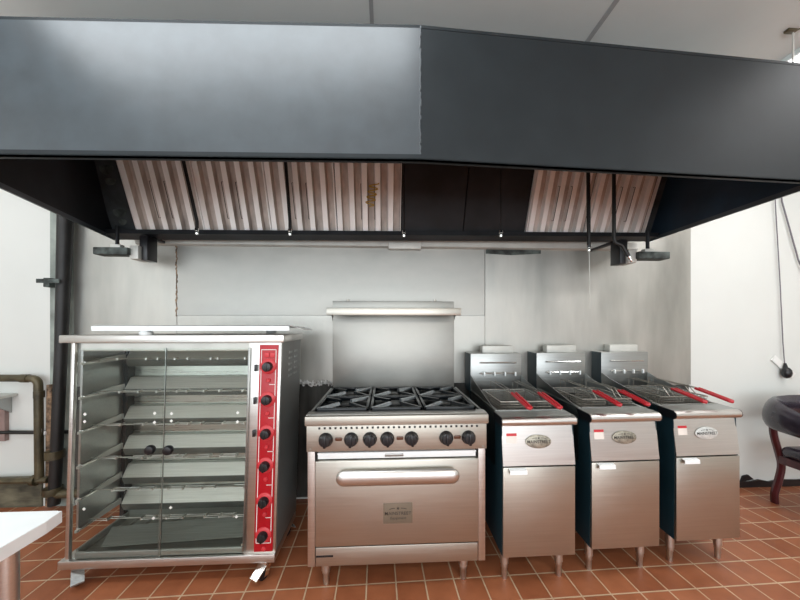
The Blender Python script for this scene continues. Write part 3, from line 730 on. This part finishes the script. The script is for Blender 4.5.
for sx in (-1, 1):
    B().tube(spline([(sx*.275, .235, .66), (sx*.262, .24, .55), (sx*.225, .235, .40), (sx*.205, .235, .30), (sx*.225, .24, .18), (sx*.235, .255, .08), (sx*.225, .26, 0)]), .023, 8, ell=[(.020, .026)]*37).build('leg', 'mahogany', ch)
    B().tube(spline([(sx*.29, -.22, .62), (sx*.26, -.23, .50), (sx*.235, -.24, .36), (sx*.235, -.24, .16), (sx*.225, -.25, 0)]), .022, 8).build('leg', 'mahogany', ch)

# ------------------------------------------------------------------ cords, hanger, ceiling light
pc = thing('hanging_cord', 'grey cord hanging down the right wall to a black plug', 'cord', (3.46, WALL-.03, 1.0))
off = (3.46, WALL-.03, 1.0)
B().tube([(3.36, WALL-.02, 2.98), (3.39, WALL-.02, 2.43), (3.43, WALL-.02, 1.8), (3.458, WALL-.02, 1.25), (3.463, WALL-.03, 1.03)], .0038, 6).build('cord', 'cordw', pc, off)
B().ball((3.465, WALL-.040, .998), (.036, .034, .050), 12).cyl((3.463, WALL-.035, 1.03), (3.463, WALL-.03, 1.08), .018, .008, n=10).build('plug', 'black', pc, off)
o = mesh_thing(B().box(-.125, .125, -.012, .0, -.028, .028, .003).xf(Matrix.Translation((3.475, WALL-.002, 1.045)) @ Matrix.Rotation(math.radians(40), 4, 'Y')), 'wall_bracket', 'white', 'small white bracket tilted on the wall above the black plug', 'bracket', (3.43, WALL-.01, 1.09))
mesh_thing(B().tube([(3.42, WALL-.02, 2.7), (3.45, WALL-.02, 2.48), (3.60, WALL-.02, 1.98), (3.80, WALL-.02, 1.55), (4.2, WALL-.02, 1.2)], .0055, 6), 'loose_cable', 'cordw', 'darker cable swinging off to the right edge on the right wall', 'cable', (3.45, WALL-.02, 2.48))
cl = thing('ceiling_light', 'bright rectangular ceiling light at the upper right corner', 'ceiling light', (2.78, 1.45, 3.0))
B().box(-.41, .41, -.7, .45, -.030, -.002).build('frame', 'ceil', cl)
B().box(-.39, .60, -.68, .43, -.036, -.029).build('diffuser', 'light', cl)
hr = thing('hanger_rod', 'thin hanger rod dropping from a small ceiling bracket at upper right', 'hanger', (2.197, 1.565, 3.0))
B().cyl((0, 0, -.01), (.0, 0, -.388), .004, n=8).build('rod', 'pale', hr)
B().box(-.04, .012, -.012, .012, -.014, 0, .002).tube([(0, 0, -.006), (.06, -.04, -.006), (.09, -.05, -.004)], .004, 6).build('bracket', 'pipe_olive', hr)

# ------------------------------------------------------------------ camera
th = math.radians(2.8)
cam = bpy.data.cameras.new('camera'); co = bpy.data.objects.new('camera', cam); COL.objects.link(co)
cam.sensor_fit = 'HORIZONTAL'; cam.sensor_width = 36; cam.lens = 36*310/800; cam.shift_y = 25/800; cam.clip_start = .02
co.location = (0, 0, 1.41); co.rotation_euler = (PI/2, 0, -th)
SC.camera = co

# ------------------------------------------------------------------ light
w = bpy.data.worlds.new('room light'); SC.world = w; w.use_nodes = True
bg = w.node_tree.nodes['Background']; bg.inputs[0].default_value = (.86, .93, 1.0, 1); bg.inputs[1].default_value = 1.25
def area(name, loc, rot, sx, sy, col, pw):
    l = bpy.data.lights.new(name, 'AREA'); l.shape = 'RECTANGLE'; l.size = sx; l.size_y = sy; l.color = col; l.energy = pw
    o = bpy.data.objects.new(name, l); COL.objects.link(o); o.location = loc; o.rotation_euler = rot; return o
area('window_daylight', (-3.9, -2.6, 1.9), (math.radians(84), 0, math.radians(-48)), 3.0, 2.0, (.86, .94, 1), 60)
area('rear_fill_light', (.3, -4.2, 1.5), (math.radians(104), 0, 0), 6.0, 2.2, (.92, .97, 1), 185)  # added fill behind the camera, lifts the ceiling, filters and fronts
area('ceiling_area_light', (-.80, .80, 2.95), (0, 0, 0), 1.9, .42, (.92, .97, 1), 27)  # added to lay a broad highlight on the left hood panel
area('ceiling_area_light', (-1.2, -1.6, 2.95), (0, 0, 0), 2.2, .6, (.95, .98, 1), 30)
area('ceiling_area_light', (1.6, -1.6, 2.95), (0, 0, 0), 2.2, .6, (1, .97, .92), 40)
area('ceiling_panel_light', (3.6, .0, 2.93), (0, 0, 0), .7, .7, (1, 1, 1), 20)
area('ceiling_panel_light', (-3.3, 1.2, 2.93), (0, 0, 0), .7, .9, (.97, .99, 1), 18)
SC.view_settings.view_transform = 'Standard'
SC.view_settings.look = 'None'
SC.view_settings.exposure = -.28
